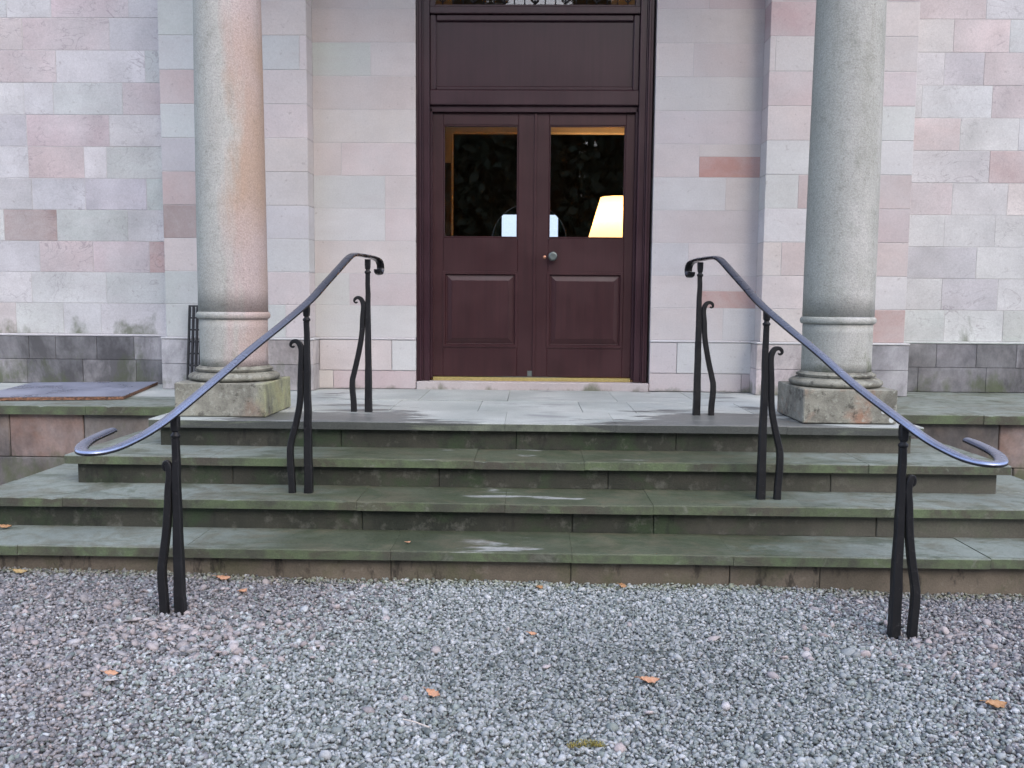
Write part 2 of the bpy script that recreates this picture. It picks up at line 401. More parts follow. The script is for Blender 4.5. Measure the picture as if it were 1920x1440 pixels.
xs=[-400,-120,-40,-15]+[-7+.25*i for i in range(57)]+[15,40,120,400]
ys=[-400,-120,-40,-18]+[-9+.25*i for i in range(37)]+[4,12,40,120,400]
gv=[(x,y,gz(x,y)-.006) for y in ys for x in xs]; nx=len(xs)
gf=[[j*nx+i,j*nx+i+1,(j+1)*nx+i+1,(j+1)*nx+i] for j in range(len(ys)-1) for i in range(nx-1)]
ground=pd('ground',gv,gf,M_ground,smooth=True,local=(0,0,0)); tag(ground,kind='structure')

# ------------------------------------------------------------------ building
bld=empty('stone_building',(0,.3,0)); tag(bld,'pink and grey sandstone building with columned porch and double door','building')
COLS=dict(W=(.53,.53,.525),G=(.47,.495,.475),P=(.50,.43,.43),Q=(.47,.375,.37),L=(.455,.445,.465),R=(.33,.265,.25),K=(.43,.255,.225),D=(.24,.24,.255),M=(.535,.49,.475),N=(.525,.47,.46))
def shade(c,f=.06):
    k=1+rng.uniform(-f,f); return tuple(max(.02,v*k*(1+rng.uniform(-.02,.02))) for v in c)
JT=.003
ZC=[.42+.26*k for k in range(16)]
def px_x(u,v,y):
    d=fw+(u-960)/FPX*r2-(v-720)/FPX*u2; return CAM.x+d.x*(y-CAM.y)/d.y
def course(parent,mat,yf,z0,z1,edges,cols,depth=.12,joint=JT,c=.0022,proud=.002):
    for (a,b_),cc in zip(zip(edges[:-1],edges[1:]),cols):
        if b_-a<.02: continue
        y=yf-rng.uniform(0,proud)
        cbox('stone_block',a+joint/2,b_-joint/2,y,yf+depth,z0+joint/2,z1-joint/2,mat,parent,c=c,color=shade(COLS[cc]))
def runs(x0,x1,lo,hi,pal):
    e=[x0]; 
    while x1-e[-1]>hi*1.25: e.append(e[-1]+rng.uniform(lo,hi))
    e.append(x1); return e,[rng.choice(pal) for _ in range(len(e)-1)]

# outer walls (set back behind the porch)
YO=.24
# joints and colours of the blocks read off the wall, by course from the second up; edges in photo columns
LW={0:([190],'WW'),1:([60,200],'WWG'),2:([75,175,280],'LPPK'),3:([8,107,240],'WRGW'),4:([160,275],'LLG'),5:([53,158,200],'WPWG'),6:([50,205],'LPW'),
    7:([45,100,230],'WWGP'),8:([105,272],'PWG'),9:([42,205],'MPL'),10:([95,240],'WPL')}
RW={0:([1770,1880],'GWG'),1:([1765,1870],'WLW'),2:([1830],'LW'),3:([1770,1865],'WWW'),4:([1785],'PW'),5:([1855],'WQ'),6:([1800,1910],'PWW'),7:([1728,1860],'WWP'),
    8:([1770,1845],'WLP'),9:([1788],'MP'),10:([1850],'PW')}
def row_of(z,y,x):  # photo row of a point, for turning joint columns into metres
    d=Vector((x,y,z))-CAM; return 720-FPX*d.dot(u2)/d.dot(fw)
for sgn,lay in ((-1,LW),(1,RW)):
    xa,xb=(-7,-2.95) if sgn<0 else (2.93,7)
    w=cbox('wall',xa,xb,YO+.0015,.62,-.75,5.6,M_mortar,bld,c=.002); tag(w,'side wall of mixed pink and grey ashlar set back from the porch')
    for k in range(15):
        z0,z1=ZC[k],ZC[k+1]; zm=(z0+z1)/2
        if k in lay:
            us,cc=lay[k]; js=[px_x(u,row_of(zm,YO,sgn*3.4),YO) for u in us]
            cc=list(cc)
            if sgn<0:
                e,c2=runs(xa,js[0]-.35,.4,.75,'WPLGMW'); e=e[:-1]+[js[0]-rng.uniform(.3,.55)]+js+[xb] if js[0]-.4>px_x(0,row_of(zm,YO,-3.4),YO) else e[:-1]+js+[xb]
                cc=[rng.choice('WPLGMW') for _ in range(len(e)-1-len(cc))]+cc
            else:
                e2,c2=runs(js[-1]+.45,xb,.4,.75,'WPLGMW'); e=[xa]+js+e2; cc=cc+[rng.choice('WPLGMW') for _ in range(len(e)-1-len(cc))]
            e=sorted(e)
        else: e,cc=runs(xa,xb,.35,.75,'WPLGMWQ')
        course(w,M_wall,YO,z0,z1,e,cc)
    # dark plinth, two courses, with a ledge on top
    for (z0,z1,edges) in ((0.0,.205,[50,155,255]),(.205,.40,[55,105,182,252])):
        js=[px_x(u,670,YO-.045) for u in edges] if sgn<0 else [px_x(u,680,YO-.045) for u in ([1755,1830,1905] if z0>.1 else [1722,1850,1930])]
        e=([xa,-6.2,-5.4,-4.8]+js+[xb]) if sgn<0 else ([xa]+js+[5.0,5.7,6.3,xb])
        course(w,M_plinth,YO-.045,z0,z1,e,[rng.choice('DDLD') for _ in e],depth=.2,proud=.003)
    e,cc=runs(xa,xb,.9,1.5,'WLG'); course(w,M_inner,YO-.05,.40,.42,e,cc,depth=.2,c=.008,proud=.001)

# pilasters behind the columns
YP=-.18
for sgn in (-1,1):
    a,b_=(-2.935,-1.775) if sgn<0 else (1.795,2.925)
    w=cbox('pilaster',a+.006,b_-.006,YP+.0015,.6,-.05,5.6,M_mortar,bld,c=.002)
    for k in range(15):
        z0,z1=ZC[k],ZC[k+1]
        m=(a+b_)/2+rng.uniform(-.25,.25); e=[a,m,b_] if k%2 else [a,m-.3*sgn,b_]
        if sgn<0: cc={10:'GM',9:'GM',8:'GN',7:'QM',6:'GN',5:'LM',4:'QM',3:'RW',2:'NW',1:'GM',0:'GM'}.get(k,'MN')
        else: cc={10:'MP',9:'QN',8:'NM',7:'PM',6:'NW',5:'WW',4:'WQ',3:'WP',2:'MP',1:'MW',0:'MK'}.get(k,'MN')
        if sgn>0 and k==0: e=[a,2.66,b_]
        course(w,M_inner,YP,z0,z1,e,cc,depth=.45,joint=.004)
    for z0,z1 in ((0,.205),(.205,.40)):
        m=(a+b_)/2+(.12 if z0 else -.2); course(w,M_plinthm,YP-.03,z0,z1,[a-.03,m,b_+.03],'LN' if sgn<0 else 'NL',depth=.5)
    course(w,M_inner,YP-.036,.40,.42,[a-.036,b_+.036],'W',depth=.5,c=.007,proud=0)

# wall round the door
for sgn in (-1,1):
    a,b_=(-1.778,-.952) if sgn<0 else (.952,1.798)
    w=cbox('wall',a,b_-.006 if sgn<0 else b_,.001,.35,-.05,5.6,M_mortar,bld,c=.002)
    if sgn>0: w.location.x+=.003
    tag(w,'smooth pale pink ashlar wall beside the double door')
    for k in range(15):
        z0,z1=ZC[k],ZC[k+1]
        if sgn<0:
            j={10:[690],8:[695],5:[640],4:[722],3:[722],1:[655],0:[690]}.get(k,[]); cc={10:'NM',9:'N',8:'GM',7:'N',6:'M',5:'MN',4:'WM',3:'WP',2:'M',1:'WP',0:'WW'}.get(k,'N')
            e=[a]+[px_x(u,row_of((z0+z1)/2,0,-1.3),0) for u in j]+[b_]
            course(w,M_inner,0,z0,z1,e,cc,joint=.0022,proud=.0008)
        else:
            if k in (5,1):   # a red bed shows in the lower part of the block next to the pilaster
                xj=px_x(1310,row_of(z0,0,1.3),0); zs=z0+(.165 if k==5 else .14)
                course(w,M_inner,0,z0,z1,[a,xj],'M',joint=.0022,proud=.0008)
                course(w,M_inner,0,z0,zs,[xj,b_],'K',joint=.0022,proud=.0008); course(w,M_inner,0,zs,z1,[xj,b_],'N',joint=.001,proud=.0008)
            else:
                j={10:[1330],8:[1300],4:[1360],0:[1355],2:[1290]}.get(k,[]); cc={10:'NP',9:'N',8:'MN',7:'M',6:'N',4:'WM',3:'M',2:'WM',0:'MW'}.get(k,'N')
                e=[a]+[px_x(u,row_of((z0+z1)/2,0,1.3),0) for u in j]+[b_]
                course(w,M_inner,0,z0,z1,e,cc,joint=.0022,proud=.0008)
    for z0,z1,j in ((0,.15,[625,660] if sgn<0 else [1390]),(.15,.40,[600,735] if sgn<0 else [1268])):
        e=sorted([a]+[px_x(u,690,0) for u in j]+[b_]); course(w,M_inner,-.010,z0,z1,e,('MPQ' if z0<.1 else 'WMW') if sgn<0 else ('PQ' if z0<.1 else 'MW'),joint=.005,proud=.001)
    course(w,M_inner,-.014,.40,.42,[a,b_],'W',c=.005,proud=0)
w=cbox('wall',-.952,.952,.002,.35,3.50,5.6,M_mortar,bld,c=.002)
course(w,M_inner,0,3.50,3.9,[-.95,0,.95],'MN')
# porch roof carried by the columns
mb=MB(); mb.box(-2.3,2.3,-1.83,-1.39,4.29,4.75,.01); mb.box(-2.12,-1.68,-1.388,YP-.003,4.29,4.75,.01); mb.box(1.68,2.12,-1.388,YP-.003,4.29,4.75,.01)
mb.box(-2.4,2.4,-1.93,YP-.003,4.753,4.9,.02); mb.build('porch_entablature',M_plaster,bld)

# columns
for sgn,mat,pm in ((-1,M_colL,M_plL),(1,M_colR,M_plR)):
    cx,cy=sgn*1.903,-1.612
    prof=[]
    for i in range(25):
        t=i/24; z=.641+t*(4.10-.641); r=.2125-.0015*math.sin(t*6)*0-.032*(t**1.6); prof.append((r,z))
    col=pd('column',*lathe_geo(prof,cx,cy,64),mat,bld,smooth=True)
    tag(col,'column shaft with an orange-pink band of stone' if sgn<0 else 'column shaft of plain grey-green stone')
    ring=[(.2,.5955)]+[(.2095+.0165*math.sin(a),.618-.0225*math.cos(a)) for a in [math.pi*k/10 for k in range(11)]]+[(.2,.6405)]
    pd('ring_moulding',*lathe_geo(ring,cx,cy,64),mat,col,smooth=True)
    pd('lower_drum',*lathe_geo([(.2,.303),(.2085,.3035),(.2085,.5945),(.2,.595)],cx,cy,64),mat,col,smooth=False).data.shade_smooth() if False else None
    d=pd('lower_drum',*lathe_geo([(.2085,.3035),(.2085,.36),(.2085,.42),(.2085,.48),(.2085,.54),(.2085,.5945)],cx,cy,64),mat,col,smooth=True)
    base=[(.20,.2105)]+[(.245+.036*math.sin(a),.234-.023*math.cos(a)) for a in [math.pi*k/8 for k in range(9)]]+[(.243,.258),(.243,.263)]
    base+=[(.238-.012*math.sin(a),.263+.012*k/4) for k,a in [(k,math.pi*k/4) for k in range(5)]]+[(.240,.2755),(.236,.2765)]
    base+=[(.226+.011*math.sin(a),.284-.0075*math.cos(a)) for a in [math.pi*k/6 for k in range(7)]]+[(.217,.2925),(.217,.302),(.20,.303)]
    pd('base_moulding',*lathe_geo(base,cx,cy,64),M_base,col,smooth=True)
    cbox('plinth_block',cx-.28,cx+.28,cy-.28,cy+.28,.003,.21,pm,col,c=.007,jit=.0012)
    cap=[(.17,4.10),(.205,4.11),(.205,4.13),(.19,4.14),(.235,4.20),(.235,4.215)]
    pd('capital',*lathe_geo(cap,cx,cy,48),mat,col); cbox('abacus',cx-.26,cx+.26,cy-.26,cy+.26,4.217,4.288,mat,col,c=.006)

# ---- door frame
XD=-.008
fr=MB()
for s in (-1,1):
    xo=XD+s*.943; f=lambda a,b_: (min(xo-s*a,xo-s*b_),max(xo-s*a,xo-s*b_))
    for (a,b_,yf) in ((0,.022,.030),(.022,.040,.018),(.040,.052,.034),(.052,.104,.045)):
        x0,x1=f(a,b_); fr.box(x0,x1,yf,.16,.066,3.50,.003)
    x0,x1=f(.104,.122); fr.box(x0,x1,.085,.16,.085,2.27,.002)
XL,XR=XD-.839,XD+.839
for s in (-1,1): fr.box(*sorted((XD+s*.90,s*.975)),.161,.30,.066,3.50,.002)
fr.box(XL,XR,.055,.158,2.293,2.411,.006)          # transom
fr.box(XL,XR,.085,.156,2.243,2.2925,.003)
fr.box(XL,XR,.055,.158,3.003,3.058,.005)          # rail over the panel
fr.box(XL,XR,.05,.158,3.43,3.50,.004)
frame=fr.build('door_frame',M_frame,bld)
# fixed panel over the doors
pn=MB(); pn.box(XL,XR,.105,.150,2.4115,3.0025,.002); pn.box(XL,XL+.05,.078,.104,2.4125,3.0015,.006); pn.box(XR-.05,XR,.078,.104,2.4125,3.0015,.006)
pn.box(XL+.0505,XR-.0505,.080,.104,2.4125,2.445,.006); pn.box(XL+.0505,XR-.0505,.080,.104,2.955,3.0015,.006)
pn.build('overdoor_panel',M_frame,bld)
cbox('doorstep',-.948,.948,-.02,.30,-.02,.064,M_inner,bld,c=.006,color=(.44,.385,.375))
cbox('threshold_strip',XL+.02,XR-.02,.10,.17,.0645,.095,M_brass,bld,c=.003)
# fanlight over the panel, only its foot is in view
fan=MB(); fan.box(XL,XL+.04,.08,.15,3.0585,3.4295,.003); fan.box(XR-.04,XR,.08,.15,3.0585,3.4295,.003); fan.box(XL+.0405,XR-.0405,.08,.15,3.0585,3.08,.003)
fanl=fan.build('fanlight',M_frame,bld)
cbox('pane',XL+.041,XR-.041,.118,.122,3.081,3.429,M_glass,fanl,c=.0005)
def tube(mb,pts,r,n=8,upv=Vector((0,1,0))):
    mb.add(*sweep_geo(pts,lambda i,t:[(r*math.cos(2*math.pi*k/n),r*math.sin(2*math.pi*k/n)) for k in range(n)],upv))
for i in range(19):
    x=XL+.10+i*(XR-XL-.2)/18; g_=MB()
    if i%3==0:
        tube(g_,[(x,.10,3.08),(x,.10,3.42)],.006)
        for s in (-1,1):
            tube(g_,catmull([(x,.10,3.10),(x+s*.03,.10,3.13),(x+s*.05,.10,3.2),(x+s*.035,.10,3.27),(x+s*.012,.10,3.25)]),.005)
    else: tube(g_,[(x,.10,3.08),(x,.10,3.17 if i%2 else 3.30)],.005)
    g_.build('grille_bar',M_black,fanl,smooth=True)

# ---- door leaves
def door(x0,x1,gx0,gx1,px0,px1,right):
    yf,yb=.115,.160; zb,zt=.100,2.241; gz0,gz1=1.241,2.147; pz0,pz1=.354,.955
    lf=MB()
    lf.box(x0,gx0,yf,yb,zb,zt,.003); lf.box(gx1,x1,yf,yb,zb,zt,.003)
    a,b_=gx0+.0003,gx1-.0003
    lf.box(a,b_,yf+.001,yb,zb,pz0,.003); lf.box(a,b_,yf+.001,yb,pz1,gz0,.003); lf.box(a,b_,yf+.001,yb,gz1,zt,.003)
    lf.box(a,b_,yf+.018,yb-.002,pz0+.0005,pz1-.0005,.001)
    d=lf.build('door',M_door,bld,local=((x0+x1)/2,yf,zb))
    # glazing bead
    bd=MB(); t=.012
    bd.box(gx0,gx0+t,yf+.004,yb-.012,gz0,gz1,.003); bd.box(gx1-t,gx1,yf+.004,yb-.012,gz0,gz1,.003)
    bd.box(gx0+t,gx1-t,yf+.004,yb-.012,gz0,gz0+t,.003); bd.box(gx0+t,gx1-t,yf+.004,yb-.012,gz1-t,gz1,.003)
    bd.build('glazing_bead',M_door,d)
    cbox('pane',gx0+t*.5,gx1-t*.5,yb-.011,yb-.006,gz0+t*.5,gz1-t*.5,M_glass,d,c=.0005)
    # raised and fielded panel with a bolection moulding
    m=.012; X0,X1,Z0,Z1=px0,px1,pz0,pz1
    V=[];F=[]
    def ring(i,y): 
        b0=len(V); V.extend([(X0+i,y,Z0+i),(X1-i,y,Z0+i),(X1-i,y,Z1-i),(X0+i,y,Z1-i)]); return b0
    rs=[ring(-.013,yf+.004),ring(-.011,yf-.006),ring(.010,yf-.006),ring(.016,yf+.012),ring(.022,yf+.013),ring(.062,yf-.001),ring(.064,yf-.003)]
    for a_,b2 in zip(rs[:-1],rs[1:]):
        for k in range(4): k2=(k+1)%4; F.append([a_+k,a_+k2,b2+k2,b2+k])
    F.append([rs[-1]+k for k in range(4)])
    pd('raised_panel',V,F,M_door,d)
    if right:
        kx,kz=.157,1.093
        prof=[(.036,yf+.001),(.038,yf-.004),(.034,yf-.009),(.016,yf-.012),(.014,yf-.035),(.028,yf-.042),(.0365,yf-.055),(.036,yf-.066),(.028,yf-.075),(.022,yf-.076),(.016,yf-.0745),(.001,yf-.076)]
        def lz(pr,cx,cz,n=28):
            V,F=lathe_geo([(r,-y) for r,y in pr],0,0,n); return [(cx+v[0],-v[2],cz+v[1]) for v in V],[f for f in F]
        v,f=lz(prof,kx,kz); pd('door_knob',v,f,M_knob,d,smooth=True)
        v,f=lz([(.013,yf+.001),(.015,yf-.004),(.010,yf-.008),(.001,yf-.010)],kx-.066,kz-.006,16); pd('keyhole_cover',v,f,M_copper,d,smooth=True)
        mb=MB(); mb.box(x0-.010,x0+.014,yf-.010,yf-.0005,zb,2.24,.004); mb.build('meeting_bead',M_door,d)
    else:
        cbox('kick_plate',x1-.045,x1-.004,yf-.003,yf+.001,zb+.004,zb+.05,M_knob,d,c=.001)
    return d
M_copper=simple('copper_escutcheon',(.55,.28,.18),.4,.8)
tag(door(XL+.004,.0035,-.744,-.130,-.735,-.138,False),'door leaf without a knob')
tag(door(.0065,XR-.004,.119,.740,.124,.727,True),'door leaf with round bronze knob and copper keyhole cover')

# ---- rooms behind the door
rm=MB()
rm.box(-1.7,-1.6,.352,1.6,.0,4.5,.001); rm.box(1.6,1.7,.352,1.6,.0,4.5,.001); rm.box(-1.7,1.7,.352,1.6,4.505,4.6,.001)
rm.box(-1.598,-.79,1.5,1.598,.0,4.5,.001); rm.box(1.0,1.598,1.5,1.598,.0,4.5,.001); rm.box(-.789,.999,1.5,1.598,2.35,2.75,.001); rm.box(.72,.999,1.5,1.598,2.752,4.5,.001)
rm.build('vestibule_wall',M_cream,bld)
cbox('vestibule_dimmed_wall',-.789,.718,1.5,1.598,2.752,4.5,M_dkwall,bld)  # upper wall coloured dark, standing in for where the lamplight fades
cbox('vestibule_floor',-1.7,1.7,.302,1.6,-.1,.06,M_floor,bld)
hl=MB()
hl.box(-2.6,-2.5,1.62,6.0,.0,3.2,.001); hl.box(2.5,2.6,1.62,6.0,.0,3.2,.001); hl.box(-2.6,2.6,1.62,6.12,3.21,3.3,.001)
hl.box(-2.6,-1.7,1.601,1.619,0,3.3,.001); hl.box(1.7,2.6,1.601,1.619,0,3.3,.001)
# end wall with an arched doorway
ac,aw,as_,at=-.05,.56,1.62,2.18
hl.box(-2.6,ac-aw,6.001,6.12,0,3.2,.001); hl.box(ac+aw,2.6,6.001,6.12,0,3.2,.001)
arc=[(ac+aw*math.cos(math.pi*k/20),as_+(at-as_)*math.sin(math.pi*k/20)) for k in range(21)]
V=[];F=[]
for (x,z) in arc: V+= [(x,6.001,z),(x,6.001,3.2),(x,6.12,z),(x,6.12,3.2)]
for k in range(20):
    a=4*k; F+=[[a,a+1,a+5,a+4],[a+2,a+6,a+7,a+3],[a,a+4,a+6,a+2]]
hl.add(V,F); hl.build('hall_wall',M_dkwall,bld)
am=MB(); am.add(*sweep_geo([(ac-aw,5.99,.06)]+[(x,5.99,z) for x,z in arc[::-1]]+[(ac+aw,5.99,.06)],lambda i,t:[(-.008,-.008),(.008,-.008),(.008,.008),(-.008,.008)],Vector((0,1,0)))); 
am.build('arch_moulding',simple('varnished_moulding',(.14,.12,.10),.25),bld)
pg=MB(); pg.box(-1.2,-1.1,6.13,9.2,0,2.9,.001); pg.box(1.0,1.1,6.13,9.2,0,2.9,.001); pg.box(-1.2,1.1,6.13,9.2,2.901,3.0,.001)
wx0,wx1,wz0,wz1=-.60,.51,.95,2.33
pg.box(-1.099,wx0,9.1,9.2,0,2.9,.001); pg.box(wx1,.999,9.1,9.2,0,2.9,.001); pg.box(wx0,wx1,9.1,9.2,0,wz0,.001); pg.box(wx0,wx1,9.1,9.2,wz1,2.9,.001)
pg.build('passage_wall',M_green,bld)
cbox('hall_floor',-2.6,2.6,1.605,9.2,-.1,.06,M_floor,bld)
rw=MB(); rw.box(wx0,wx1,9.12,9.16,wz0,wz0+.05,.002); rw.box(wx0,wx0+.04,9.12,9.16,wz0+.05,wz1,.002); rw.box(wx1-.04,wx1,9.12,9.16,wz0+.05,wz1,.002)
rwin=rw.build('window',M_frame,bld); cbox('pane',wx0+.041,wx1-.041,9.138,9.142,wz0+.051,wz1-.001,M_glass,rwin,c=.0005)
cbox('picture',-.86,-.80,1.44,1.499,.9,2.05,M_dkwall,bld,c=.004).name='dark_panel'

# console table and lamp in the vestibule
tb=empty('console_table',(.85,1.15,.06)); tag(tb,'small dark side table behind the door glass carrying the lamp','table')
cbox('tabletop',.42,1.28,.90,1.40,.80,.835,M_frame,tb)
for x in (.45,1.25):
    for y in (.93,1.37): cbox('leg',x-.02,x+.02,y-.02,y+.02,.062,.7995,M_frame,tb)
LX,LY=.775,1.12
lp=empty('table_lamp',(LX,LY,.836)); tag(lp,'glowing table lamp with tapered shade behind the right door pane','lamp')
pd('lamp_base',*lathe_geo([(.09,.8365),(.09,.85),(.05,.865),(.035,.90),(.06,.98),(.075,1.06),(.05,1.15),(.018,1.2),(.012,1.34),(.012,1.45),(.004,1.46)],LX,LY,28),M_knob,lp,smooth=True)
pd('lamp_shade',*lathe_geo([(.275,1.28),(.155,1.69),(.151,1.69),(.271,1.28),(.275,1.28)],LX,LY,40,False),M_shade,lp,smooth=True)
bl=bpy.data.lights.new('lamp_bulb','POINT'); bl.energy=13; bl.color=(1,.62,.30); bl.shadow_soft_size=.05
bo=bpy.data.objects.new('lamp_bulb',bl); COL.objects.link(bo); bo.location=(LX,LY,1.52); attach(bo,lp)

# ------------------------------------------------------------------ steps, landing, terraces
L0,G_,RZ,W4,GS=-1.997,.3342,.1647,2.300,.337
NT,NO=.05,.048       # nosing thickness and overhang
YT=-1.368            # front of the terrace coping
st=MB()
for k in range(4):
    hw=W4+GS*k-NO-.012; st.box(-hw,hw,L0-G_*k+NO+.012,YT+.08,-.80,-RZ*k-NT-.004,.002)
steps=st.build('stone_steps',M_joint,None,local=(0,-2.2,-.67)); tag(steps,'wide mossy stone steps rising from the gravel to the porch landing','steps')
def worn_slab(name,a,b_,y0,yb,z,mat,parent,th=NT):
    n=max(4,int((b_-a)/.025)); V=[];F=[]; sd=rng.uniform(0,50)
    for i in range(n+1):
        x=a+(b_-a)*i/n; w=mnoise.noise(Vector((x*2.2,sd,0))); f=mnoise.noise(Vector((x*11,sd,3))); ch=max(0,mnoise.noise(Vector((x*15,sd,9)))-.36)*.022
        dip=-.0035*math.exp(-(x/.7)**2)
        e=.004+.002*f+ch
        V+=[(x,y0+.002*w+.0015*f,z-th),(x,y0+.0025*w+.001*f,z-e-.002+dip),(x,y0+.0025*w+e,z+.0008*f+dip),(x,y0+.07,z+.001*w+dip*.7),(x,(y0+yb)/2+.05,z+.001*w+dip*.3),(x,yb,z),(x,yb,z-th)]
    for i in range(n):
        for k in range(7): k2=(k+1)%7; F.append([i*7+k,i*7+k2,(i+1)*7+k2,(i+1)*7+k])
    F.append(list(range(7))[::-1]); F.append([n*7+k for k in range(7)])
    return pd(name,V,[f[::-1] for f in F],mat,parent)
def tread_row(k,joints,mat):
    z=-RZ*k; y0=L0-G_*k; hw=W4+GS*k; yb=y0+G_+NO+.03 if k else None
    if k==0: return
    e=[-hw]+joints+[hw]
    for a,b_ in zip(e[:-1],e[1:]):
        dz=rng.uniform(-.0025,.0015)
        worn_slab('tread',a+.0007,b_-.0007,y0+rng.uniform(-.003,.003),yb,z+dz,mat,steps)
    for s in (-1,1):     # the steps return along both sides of the landing
        xo=s*hw; xi=s*(hw-GS-NO-.03); a,b_=min(xo,xi),max(xo,xi)
        ys_=[yb+.004,(yb+YT)/2+rng.uniform(-.2,.2),YT+.03] if YT-yb>.9 else [yb+.004,YT+.03]
        for p,q in zip(ys_[:-1],ys_[1:]):
            cbox('tread',a,b_,p,q-.004,z-NT,z+rng.uniform(-.003,.001),mat,steps,c=.007,jit=.001)
tread_row(1,[-1.806,-.326,.288,1.859],M_tread)
tread_row(2,[-2.475,-.921,-.143,.627,1.411],M_tread)
tread_row(3,[-2.526,-1.7,-.69,.193,.973,2.2],M_tread)
def riser_row(k,joints,mat):
    zt=-RZ*k-NT-.002; zb=-RZ*(k+1)-.004 if k<3 else -.80
    y0=L0-G_*k+NO; hw=W4+GS*k-NO; e=[-hw]+joints+[hw]
    for a,b_ in zip(e[:-1],e[1:]):
        cbox('riser_stone',a+.0015,b_-.0015,y0+rng.uniform(-.002,.002),y0+.10,zb,zt,mat,steps,c=.004,jit=.0008)
    for s in (-1,1):
        a,b_=sorted((s*hw,s*(hw-.10))); cbox('riser_stone',a,b_,y0+.102,YT+.05,zb,zt,mat,steps,c=.004)
riser_row(0,[-1.152,-.098,.856],M_riser); riser_row(1,[-1.7,-.528,.426,1.669],M_riser); riser_row(2,[-1.9,-.9,.211,.638,1.8],M_riser); riser_row(3,[-1.738,-.696,.19,.966,1.404,2.4],M_riser0)
# landing paving: front course, then two courses back to the door
def pave(parent,x0,x1,y0,y1,joints,mat,th=NT,c=.003):
    e=[x0]+joints+[x1]
    if y0==L0:
        for a,b_ in zip(e[:-1],e[1:]): worn_slab('paving_slab',a+.0008,b_-.0008,y0,y1-.0008,rng.uniform(-.0025,.001),mat,parent)
        return
    for a,b_ in zip(e[:-1],e[1:]): cbox('paving_slab',a+.0008,b_-.0008,y0+.0008,y1-.0008,-th,rng.uniform(-.0025,.001),mat,parent,c=c,jit=.0008)
pave(steps,-W4,W4,L0,-1.45,[-1.42,-.166,.494,1.5],M_landing,c=.003)
pave(steps,-W4,W4,-1.45,-.82,[-1.75,-.95,-.36,.33,.68,1.45],M_landing)
pave(steps,-2.298,2.298,-.82,-.02,[-1.5,-.83,-.18,.62,1.2],M_landing)
cbox('bedding',-2.29,2.29,YT+.085,-.02,-.5,-NT-.003,M_joint,steps)
for sgn in (-1,1):
    tr=MB(); a,b_=(-7,-2.31) if sgn<0 else (2.31,7)
    tr.box(a,b_,YT+.06,.30,-.85,-.054,.002)
    t=tr.build('terrace_left' if sgn<0 else 'terrace_right',M_joint); tag(t,kind='structure')
    js=[-6.1,-5.2,-4.25,-3.0] if sgn<0 else [2.97,4.1,5.0,6.0]
    e=[a]+js+[b_]
    for p,q in zip(e[:-1],e[1:]): worn_slab('coping_stone',p+.001,q-.001,YT+rng.uniform(-.003,.003),YT+.60,rng.uniform(-.002,.001),M_terr,t,NT+.012)
    js2=[-5.6,-4.6,-3.6] if sgn<0 else [3.5,4.5,5.6]; e=[a]+js2+[b_]
    for p,q in zip(e[:-1],e[1:]): cbox('paving_slab',p+.002,q-.002,YT+.604,YO-.05,-NT,rng.uniform(-.002,.001),M_landing if sgn<0 else M_terr,t,c=.005)
    # wall below the coping, two courses of rusty sandstone
    for z0,z1,off in ((-.36,-.064,0),(-.85,-.362,.35)):
        js3=([-6.3,-5.5,-4.6,-3.55,-3.04] if sgn<0 else [3.1,3.7,4.6,5.5,6.2]); e=[a]+[x+off*(.6 if abs(x)>3.2 else .3)*(-sgn)*-1 for x in js3]+[b_]; e=sorted(e)
        cs=[rng.choice([(.18,.145,.12),(.17,.15,.13),(.20,.14,.105)]) for _ in e]
        for i,(p,q) in enumerate(zip(e[:-1],e[1:])):
            c=cs[i]
            if sgn<0 and z0>-.5 and p<-3.3<q: c=(.31,.17,.115)
            if sgn>0 and 2.9<(p+q)/2<3.6: c=(.27,.16,.115)
            cbox('stone_block',p+.003,q-.003,YT+.045,YT+.2,z0,z1,M_terwall,t,c=.006,color=shade(c,.08),jit=.001)

